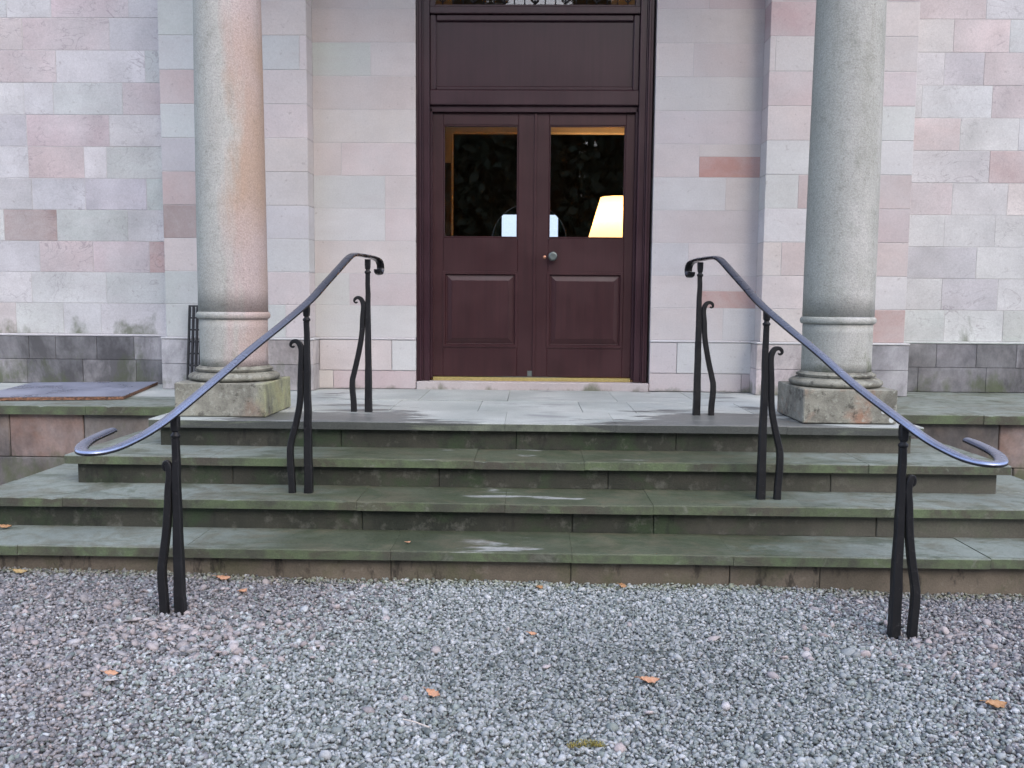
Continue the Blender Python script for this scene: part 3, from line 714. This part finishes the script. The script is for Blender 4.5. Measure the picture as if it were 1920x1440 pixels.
# ------------------------------------------------------------------ handrails
def sq(a,ch=.25):
    h=a/2; c=h*ch; return [(-h+c,-h),(h-c,-h),(h,-h+c),(h,h-c),(h-c,h),(-h+c,h),(-h,h-c),(-h,-h+c)]
def handrail(s,posts,railpts,scroll,label):
    t=empty('handrail',(s*1.25,-2.5,posts[1][2])); tag(t,label,'handrail','handrails flanking the steps')
    pts=catmull(railpts,7); n=len(pts)
    hw,th=.0245,.007
    sec=[(-hw,-th+.002),(-hw+.003,-th),(hw-.003,-th),(hw,-th+.002)]+[(hw*math.cos(a_)**.8 if math.cos(a_)>0 else -hw*(-math.cos(a_))**.8,.001+.0125*math.sin(a_)) for a_ in [math.pi*k/12+1e-6 for k in range(13)]]
    def sf(i,tt):
        k=1.0
        if i<6: k=.82+.18*i/6
        return [(a*k,b_*(1 if k>.9 else .9)) for a,b_ in sec]
    # keep the broad face upwards along the run; in the top scroll the bar rolls over downwards
    def upf(i):
        p=pts[i]
        a=pts[max(i-1,0)]; b_=pts[min(i+1,n-1)]; tg=(b_-a).normalized()
        side=Vector((1,0,0)) if i>n-1-scroll*7 else None
        if side is not None:
            u=side.cross(tg); 
            return u if u.length>1e-4 else Vector((0,0,1))
        return Vector((0,0,1))
    v,f=sweep_geo(pts,sf,upf); 
    r_=pd('rail',v,f,M_rail,t,smooth=True); r_.data.set_sharp_from_angle(angle=R(50)) if hasattr(r_.data,'set_sharp_from_angle') else None
    for (x,y,zb,zt,kn,jn,sc,dx) in posts:
        H=zt-zb; path=[(x+rng.uniform(-.0015,.0015),y+rng.uniform(-.0015,.0015),zb-.03+(H+.03-.10)*i/14) for i in range(15)]
        v,f=sweep_geo(path,lambda i,tt:sq((.046-.019*tt)*(1+rng.uniform(-.02,.02))),Vector((0,1,0)))
        p=pd('post',v,f,M_iron,t)
        z=zt-.105
        pd('collar',*lathe_geo([(.012,z-.004),(.0135,z),(.014,z+.004),(.0195,z+.010),(.021,z+.016),(.0185,z+.022),(.013,z+.026),(.013,z+.031),(.012,z+.034)],x,y,20),M_iron,p,smooth=True)
        mb=MB(); v,f=sweep_geo([(x,y,z+.030),(x,y,z+.037),(x,y,z+.06),(x,y,zt-.008)],lambda i,tt:sq((.018,.030,.034,.034)[i]),Vector((0,1,0))); mb.add(v,f); mb.build('post_head',M_iron,p)
        # the stay: a second bar that leans in to the post and ends in a scroll
        o=s*dx; ot=s*.031
        zs=zb+sc
        oj=s*.041; ot=s*.029; q=s*(.42 if sc<.7 and zb<-.5 else 1.0)
        P=[(x+o*.96,y-.004,zb-.03),(x+o*.98,y-.004,zb+.06),(x+o*1.05,y-.003,zb+kn*.7),(x+o*1.05,y-.002,zb+kn),(x+o*.98,y,zb+kn*1.18),((x+o*.9+x+oj)/2,y,zb+(kn*1.18+jn)/2),(x+oj,y,zb+jn),(x+(oj+ot)/2,y,zb+jn+(sc-jn)*.45),(x+ot,y,zs-.065),
           (x+ot+q*.004,y,zs-.03),(x+ot+q*.018,y,zs-.006),(x+ot+q*.038,y,zs),(x+ot+q*.054,y,zs-.009),(x+ot+q*.058,y,zs-.024),(x+ot+q*.048,y,zs-.033),(x+ot+q*.038,y,zs-.027)]
        P=catmull(P,4); m_=len(P)
        def stsec(i,tt,m_=m_):
            a=.036-.008*min(1,tt/.6)
            if tt>.62: a=.028-.018*min(1,(tt-.62)/.3)
            return sq(max(a,.010))
        v,f=sweep_geo(P,stsec,Vector((0,1,0))); pd('stay',v,f,M_iron,t)
    return t
RAILL=[(-1.790,-3.50,.155),(-1.803,-3.58,.146),(-1.805,-3.68,.136),(-1.787,-3.77,.126),(-1.745,-3.842,.119),(-1.692,-3.858,.118),(-1.648,-3.81,.124),(-1.612,-3.73,.142),(-1.573,-3.62,.174),
       (-1.527,-3.48,.230),(-1.44,-3.21,.358),(-1.36,-2.96,.479),(-1.275,-2.72,.595),(-1.200,-2.48,.711),(-1.165,-2.25,.812),(-1.135,-2.05,.899),(-1.115,-1.89,.965),(-1.103,-1.80,.990),(-1.09,-1.70,.996),(-1.062,-1.53,.996),
       (-1.04,-1.40,.992),(-1.025,-1.325,.978),(-1.020,-1.295,.948),(-1.020,-1.30,.915),(-1.022,-1.33,.899),(-1.026,-1.362,.905),(-1.028,-1.368,.925)]
PL=[(-1.53,-3.482,-.655,.222,.21,.47,.67,.070),(-1.217,-2.48,-.329,.700,.24,.50,.825,.092),(-1.062,-1.533,0,.987,.20,.50,.735,.098)]
handrail(-1,PL,RAILL,7,'black wrought iron handrail on the side of the orange-banded column')
RAILR=[(-x+ (.0 if y>-3 else -.005),y-(.04 if y<-3.3 else 0),z+(.004 if y<-3.3 else -.003)) for x,y,z in RAILL]
PR=[(1.523,-3.545,-.688,.226,.21,.47,.69,.076),(1.228,-2.485,-.329,.698,.24,.50,.81,.090),(1.055,-1.52,0,.984,.20,.50,.722,.097)]
handrail(1,PR,RAILR,7,'black wrought iron handrail on the side of the plain grey-green column')

# ------------------------------------------------------------------ board and grate on the left terrace
def board():
    t=empty('plywood_board',(-3.5,-.52,.004)); tag(t,'weathered sheet of plywood lying on the terrace paving','board')
    c=[(-2.910,-1.010),(-3.145,.125),(-4.11,-.055),(-3.885,-1.185)]
    def slab(name,z0,z1,mat,ins):
        cx=sum(p[0] for p in c)/4; cy=sum(p[1] for p in c)/4
        q=[(cx+(x-cx)*(1-ins),cy+(y-cy)*(1-ins)) for x,y in c]
        V=[(x,y,z0) for x,y in q]+[(x,y,z1) for x,y in q]
        F=[[0,1,2,3],[7,6,5,4]]+[[k,k+4,(k+1)%4+4,(k+1)%4] for k in range(4)]
        return pd(name,V,F,mat,t)
    m,nt,bs=newmat('plywood_edge'); b=NB(nt); P,Q,sp,oi,g=coords(b,0)
    n=b.noise(P,50,4,.7,sc=(1,1,3)); cc=b.mix(b.remap(n,.4,.62),(.06,.03,.02),(.33,.17,.10)); b.l(cc,bs.inputs['Base Color']); bs.inputs['Roughness'].default_value=.85
    slab('ply_core',.003,.024,m,0)
    m2,nt,bs=newmat('bluish_sheen_face'); b=NB(nt); P,Q,sp,oi,g=coords(b,0)
    n=b.noise(P,3,5,.6,.3); cc=b.mix(b.remap(n,.35,.65),(.17,.185,.25),(.27,.29,.37)); b.l(cc,bs.inputs['Base Color']); b.l(b.remap(n,.3,.7,.22,.4),bs.inputs['Roughness'])  # bluish cover, its wet sheen mixed into a lighter base colour
    bs.inputs['Specular IOR Level'].default_value=.7; b.bump(b.noise(P,30,3),.08,.003,bs)
    slab('ply_face',.0245,.028,m2,.002)
board()
def grate():
    t=empty('iron_grate',(-2.676,-.30,0)); tag(t,'narrow black iron grate with slots leaning on the wall behind a column','grate')
    x0,x1=-2.730,-2.622; wdt=x1-x0
    lean=lambda z: -.325+.14*z
    def bar(name,xa,xb,za,zb,d=.022):
        V=[];
        for z in (za,zb):
            for x in (xa,xb):
                for y in (0,d): V.append((x,lean(z)+y,z))
        F=[[0,2,3,1],[4,5,7,6],[0,4,6,2],[1,3,7,5],[0,1,5,4],[2,6,7,3]]
        return pd(name,V,F,M_black,t)
    b=.013
    for i in range(4):
        x=x0+i*(wdt-b)/3; bar('upright',x,x+b,.004,.672)
    for k in range(8):
        z=.004+k*.0935
        for i in range(3):
            xa=x0+i*(wdt-b)/3+b+.0004; xb=x0+(i+1)*(wdt-b)/3-.0004
            bar('crossbar',xa,xb,z,z+.013,.02)
grate()

# ------------------------------------------------------------------ gravel
def frustum_half(y):   # half width of what the picture sees of the ground, plus a margin for other viewpoints
    return .62*(y+7.17)+.45
def gravel():
    ico_v=[];t=(1+5**.5)/2
    for a,b_ in ((-1,t),(1,t),(-1,-t),(1,-t)): ico_v.append((a,b_,0))
    for a,b_ in ((-1,t),(1,t),(-1,-t),(1,-t)): ico_v.append((0,a,b_))
    for a,b_ in ((-1,t),(1,t),(-1,-t),(1,-t)): ico_v.append((b_,0,a))
    ico=np.array(ico_v)/math.sqrt(1+t*t)
    ico_f=np.array([[0,11,5],[0,5,1],[0,1,7],[0,7,10],[0,10,11],[1,5,9],[5,11,4],[11,10,2],[10,7,6],[7,1,8],[3,9,4],[3,4,2],[3,2,6],[3,6,8],[3,8,9],[4,9,5],[2,4,11],[6,2,10],[8,6,7],[9,8,1]])
    pts=[]
    sp=.0108
    y=-2.955
    while y>-5.15:
        hw=min(frustum_half(y),3.3); n=int(2*hw/sp); xs=(np.arange(n)+.5)*sp-hw
        pts.append(np.stack([xs+nrg.uniform(-.7,.7,n)*sp,np.full(n,y)+nrg.uniform(-.7,.7,n)*sp],1)); y-=sp
    P=np.concatenate(pts); n0=len(P)
    # coarser stones, mostly where the gravel is kicked up round the foot of the rails
    big=[]
    for cx,cy,k,sd_ in ((-1.35,-3.72,200,.30),(1.75,-3.6,110,.40),(-1.9,-3.5,70,.45),(0,-4,50,1.2)):
        big.append(np.stack([nrg.normal(cx,sd_,k),nrg.normal(cy,sd_*.6,k)],1))
    Bg=np.concatenate(big); Bg=Bg[(Bg[:,1]<-3.0)&(Bg[:,1]>-5)]
    P=np.concatenate([P,Bg]); n=len(P)
    size=np.exp(nrg.normal(math.log(.0070),.28,n)); size[n0:]=nrg.uniform(.012,.022,n-n0)
    X,Y=P[:,0],P[:,1]
    Z=-.668-.012*np.clip(X,-6,6)+.006*np.sin(X*1.7+Y*2.1)+.004*np.sin(X*4.3-Y*3.2)
    Z[n0:]+=.007; Z=Z+nrg.uniform(-.006,.008,n)+.010*np.exp(-((Y+2.96)/.06)**2)*nrg.uniform(.2,1,n)
    V=ico[None]*(1+nrg.uniform(-.38,.38,(n,12,1)))*size[:,None,None]*nrg.uniform(.66,1.42,(n,1,3))
    V[:,:,2]*=nrg.uniform(.5,.95,(n,1)); V[n0:,:,2]*=.6
    # random rotation: about z, then a tilt
    a=nrg.uniform(0,2*math.pi,n); ta=nrg.normal(0,.45,n); tb=nrg.normal(0,.45,n)
    def rot(V,i,j,an):
        c=np.cos(an)[:,None]; s=np.sin(an)[:,None]; p=V[:,:,i].copy(); q=V[:,:,j].copy(); V[:,:,i]=p*c-q*s; V[:,:,j]=p*s+q*c
    rot(V,0,1,a); rot(V,1,2,ta); rot(V,0,2,tb); rot(V,0,1,nrg.uniform(0,6,n))
    V+=np.stack([X,Y,Z],1)[:,None,:]
    # stone colours: cool greys with pinkish stones towards both sides
    f=np.array([mnoise.noise(Vector((x*.9+5,y*.9,0))) for x,y in P[::1]]) if n<1 else None
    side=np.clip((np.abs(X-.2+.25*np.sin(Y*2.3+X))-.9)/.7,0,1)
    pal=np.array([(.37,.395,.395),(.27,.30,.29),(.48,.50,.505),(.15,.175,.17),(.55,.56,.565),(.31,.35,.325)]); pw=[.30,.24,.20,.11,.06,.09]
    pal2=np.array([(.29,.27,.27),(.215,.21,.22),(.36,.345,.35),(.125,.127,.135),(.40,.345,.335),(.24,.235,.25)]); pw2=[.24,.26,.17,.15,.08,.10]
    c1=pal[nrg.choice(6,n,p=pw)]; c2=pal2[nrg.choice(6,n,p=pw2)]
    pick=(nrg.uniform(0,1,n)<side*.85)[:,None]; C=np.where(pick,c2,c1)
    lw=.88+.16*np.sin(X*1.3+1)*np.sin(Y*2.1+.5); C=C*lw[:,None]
    bigc=np.array([(.36,.31,.30),(.40,.355,.345),(.31,.28,.28),(.43,.41,.41)])[nrg.choice(4,n-n0)]; C[n0:]=np.where((nrg.uniform(0,1,n-n0)<.8)[:,None],bigc,C[n0:])
    # moss dust against the riser
    ms=np.exp(-((Y+2.98)/.05)**2)*nrg.uniform(0,.6,n); C=C*(1-ms[:,None])+np.array([(.24,.26,.13)])*ms[:,None]
    C=C*nrg.uniform(.72,1.05,(n,1))
    me=bpy.data.meshes.new('gravel'); nv=n*12; nf=n*20
    F=(ico_f[None]+12*np.arange(n)[:,None,None]).reshape(-1).astype(np.int32)
    me.vertices.add(nv); me.loops.add(nf*3); me.polygons.add(nf)
    me.vertices.foreach_set('co',V.reshape(-1).astype(np.float32)); me.loops.foreach_set('vertex_index',F)
    me.polygons.foreach_set('loop_start',np.arange(0,nf*3,3,dtype=np.int32)); 
    me.update(calc_edges=True)
    at=me.color_attributes.new('stone','FLOAT_COLOR','POINT'); cc=np.ones((n,12,4),np.float32); cc[:,:,:3]=C[:,None,:]; at.data.foreach_set('color',cc.reshape(-1))
    m,nt,bs=newmat('gravel_stone'); b=NB(nt); P_,Q,sp_,oi,g=coords(b,0)
    an=b.n('ShaderNodeAttribute'); an.attribute_name='stone'; nn=b.noise(P_,260,3,.7)
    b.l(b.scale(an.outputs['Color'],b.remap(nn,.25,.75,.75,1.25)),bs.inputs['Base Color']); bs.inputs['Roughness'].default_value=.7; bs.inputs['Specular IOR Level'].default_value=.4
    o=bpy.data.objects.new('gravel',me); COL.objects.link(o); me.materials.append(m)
    tag(o,'loose grey and pinkish gravel spread in front of the steps','gravel',kind='stuff')
    print('gravel stones',n)
gravel()

# ------------------------------------------------------------------ leaves, twig, moss
def leaf_mat(name,c1,c2):
    m,nt,bs=newmat(name); b=NB(nt); P,Q,sp,oi,g=coords(b,0); n=b.noise(P,60,4,.7)
    b.l(b.mix(b.remap(n,.35,.65),c1,c2),bs.inputs['Base Color']); bs.inputs['Roughness'].default_value=.6; return m
M_leafO=leaf_mat('oak_leaf_orange',(.40,.19,.10),(.52,.30,.19)); M_leafB=leaf_mat('oak_leaf_brown',(.30,.15,.06),(.45,.26,.13)); M_leafY=leaf_mat('oak_leaf_yellow',(.33,.23,.09),(.40,.29,.14))
LEAFN=0
def leaf(x,y,z,L,rz,tilt,mat,label,group='fallen leaves by the steps'):
    N=9; V=[];F=[]
    for i in range(N+1):
        t=i/N; w=L*.23*(math.sin(math.pi*min(1,t*.96+.04))**.8)*(1+.30*math.sin(t*math.pi*6.4+.6)); u=(t-.5)*L
        curl=.10*L*((t-.5)*2)**2
        for s,k in ((-1,1),(-.5,.45),(0,0),(.5,.45),(1,1)):
            V.append((u+abs(s)*.06*L*(1-t),s*w,curl+.10*L*k*abs(s)+rng.uniform(-.01,.01)*L))
    for i in range(N):
        for k in range(4): F.append([i*5+k,(i+1)*5+k,(i+1)*5+k+1,i*5+k+1])
    n=len(V); V+= [(a,b_,c-.0012) for a,b_,c in V]; F+=[[i+n for i in f][::-1] for f in F]
    for i in range(N):
        for k in (0,4): q=[i*5+k,(i+1)*5+k,(i+1)*5+k+n,i*5+k+n]; F.append(q if k else q[::-1])
    me=bpy.data.meshes.new('oak_leaf'); me.from_pydata(V,[],F); me.materials.append(mat); me.update(); me.polygons.foreach_set('use_smooth',[True]*len(me.polygons))
    o=bpy.data.objects.new('oak_leaf',me); COL.objects.link(o); o.location=(x,y,z); o.rotation_euler=(tilt,tilt*.4,rz); tag(o,label,'leaf',group)
    st_=MB(); tube(st_,[(-.5*L,0,.19*L),(-.62*L,.02*L,.2*L),(-.75*L,.05*L,.16*L)],.0012,5,Vector((0,0,1))); s=st_.build('stalk',mat); s.parent=o; s.location=((s.location[0]),s.location[1],s.location[2])
    return o
GL=lambda x,y: gz(x,y)+.016
leaf(-.346,-4.228,GL(-.346,-4.228),.062,-.5,.35,M_leafO,'bright orange curled oak leaf alone on the gravel facing the middle of the steps')
leaf(.425,-4.068,GL(.425,-4.068),.075,.15,.25,M_leafO,'long flat orange oak leaf on the pale gravel with white pebbles round it')
leaf(-1.50,-3.03,GL(-1.5,-3.03),.07,.2,.3,M_leafO,'orange leaf resting against the bottom riser beside a handrail foot')
leaf(-1.35,-3.20,GL(-1.35,-3.2),.055,1.2,.3,M_leafO,'small orange leaf with a white pebble between handrail foot and riser')
leaf(-1.511,-4.157,GL(-1.511,-4.157),.05,.4,.6,M_leafO,'small crumpled red-orange leaf among pink stones')
leaf(-.62,-2.883,-.486,.030,.8,.2,M_leafO,'tiny orange leaf scrap on the lowest tread')
leaf(0,-3.623,GL(0,-3.62),.038,.1,.4,M_leafO,'tiny orange leaf on plain grey gravel in line with the door')
leaf(.035,-3.045,GL(.03,-3.04),.05,1.0,.5,M_leafB,'brown leaf at the gravel edge below the middle of the bottom step')
leaf(.437,-3.0,GL(.437,-3.0)+.004,.045,.3,.9,M_leafB,'dark brown leaf standing against the bottom riser')
leaf(-2.768,-2.703,-.484,.07,.3,.25,M_leafB,'brown leaf on the lowest tread near its far end')
leaf(1.602,-4.204,GL(1.602,-4.204),.085,.2,.3,M_leafB,'pale brown crumpled leaf on pinkish gravel')
leaf(-2.50,-3.03,GL(-2.5,-3.03),.07,.1,.3,M_leafY,'yellowish leaf at the foot of the bottom riser')
tw=MB(); a=Vector((-.42,-4.44,GL(-.42,-4.44)+.006)); tube(tw,[a,a+Vector((.04,-.022,.003)),a+Vector((.09,-.05,.0))],.0022,6,Vector((0,0,1))); tag(tw.build('twig',simple('dry_straw',(.60,.52,.45),.7)),'pale dry twig lying on the gravel','twig')
def moss():
    V=[];F=[]
    for i in range(420):
        t=rng.uniform(-1,1); x=.167+t*.055+rng.gauss(0,.006); y=-4.545+t*.008+rng.gauss(0,.009); z=gz(x,y)+.004+rng.uniform(0,.016)*(1-t*t*.7)
        a=rng.uniform(0,6.28); l=rng.uniform(.006,.013); w=.0016; d=Vector((math.cos(a),math.sin(a),rng.uniform(.2,1.2))).normalized()*l; s=Vector((-math.sin(a),math.cos(a),0))*w
        p=Vector((x,y,z)); b0=len(V); V+= [tuple(p-s),tuple(p+s),tuple(p+d)]; F.append([b0,b0+1,b0+2])
    o=pd('moss_clump',V,F,leaf_mat('moss_green',(.16,.15,.02),(.26,.20,.04))); tag(o,'small yellow-green clump of moss lying on the gravel','moss')
moss()

# ------------------------------------------------------------------ trees facing the house (seen only mirrored in the door glass)
def woods():
    n=100000; V=np.zeros((n,4,3)); 
    cxs=[(-30+3.0*i+nrg.uniform(-1,1),-34+nrg.uniform(-5,5),nrg.uniform(13.5,18.5),nrg.uniform(2.4,3.6)) for i in range(21)]
    idx=nrg.integers(0,len(cxs),n); c=np.array(cxs)[idx]
    u=nrg.normal(0,1,(n,3)); u/=np.linalg.norm(u,axis=1)[:,None]; rr=nrg.uniform(.3,1,n)**.5
    ctr=np.stack([c[:,0]+u[:,0]*rr*c[:,3],c[:,1]+u[:,1]*rr*c[:,3],-.67+c[:,2]*.5+u[:,2]*rr*c[:,2]*.52],1)
    a=nrg.normal(0,1,(n,3)); a/=np.linalg.norm(a,axis=1)[:,None]; b_=np.cross(a,nrg.normal(0,1,(n,3))); b_/=np.linalg.norm(b_,axis=1)[:,None]
    s=nrg.uniform(.17,.40,n)[:,None]
    V[:,0]=ctr-a*s; V[:,1]=ctr-b_*s*.6; V[:,2]=ctr+a*s; V[:,3]=ctr+b_*s*.6
    me=bpy.data.meshes.new('woodland'); F=np.arange(n*4).reshape(n,4)
    vs=V.reshape(-1,3).tolist(); fs=F.tolist()
    for (x,y,h,w) in cxs:
        v,f=lathe_geo([(.32,-.9),(.22,1.2),(.14,h*.6),(.03,h*.9)],x,y,8); b0=len(vs); vs+=v; fs+=[[i+b0 for i in q] for q in f]
    me.from_pydata(vs,[],fs); me.update(); o=bpy.data.objects.new('woodland',me); COL.objects.link(o)
    me.materials.append(simple('evergreen_foliage',(.045,.06,.03),.7,0,.4,3,0)); tag(o,'dark belt of evergreen trees facing the building','trees',kind='stuff')
woods()
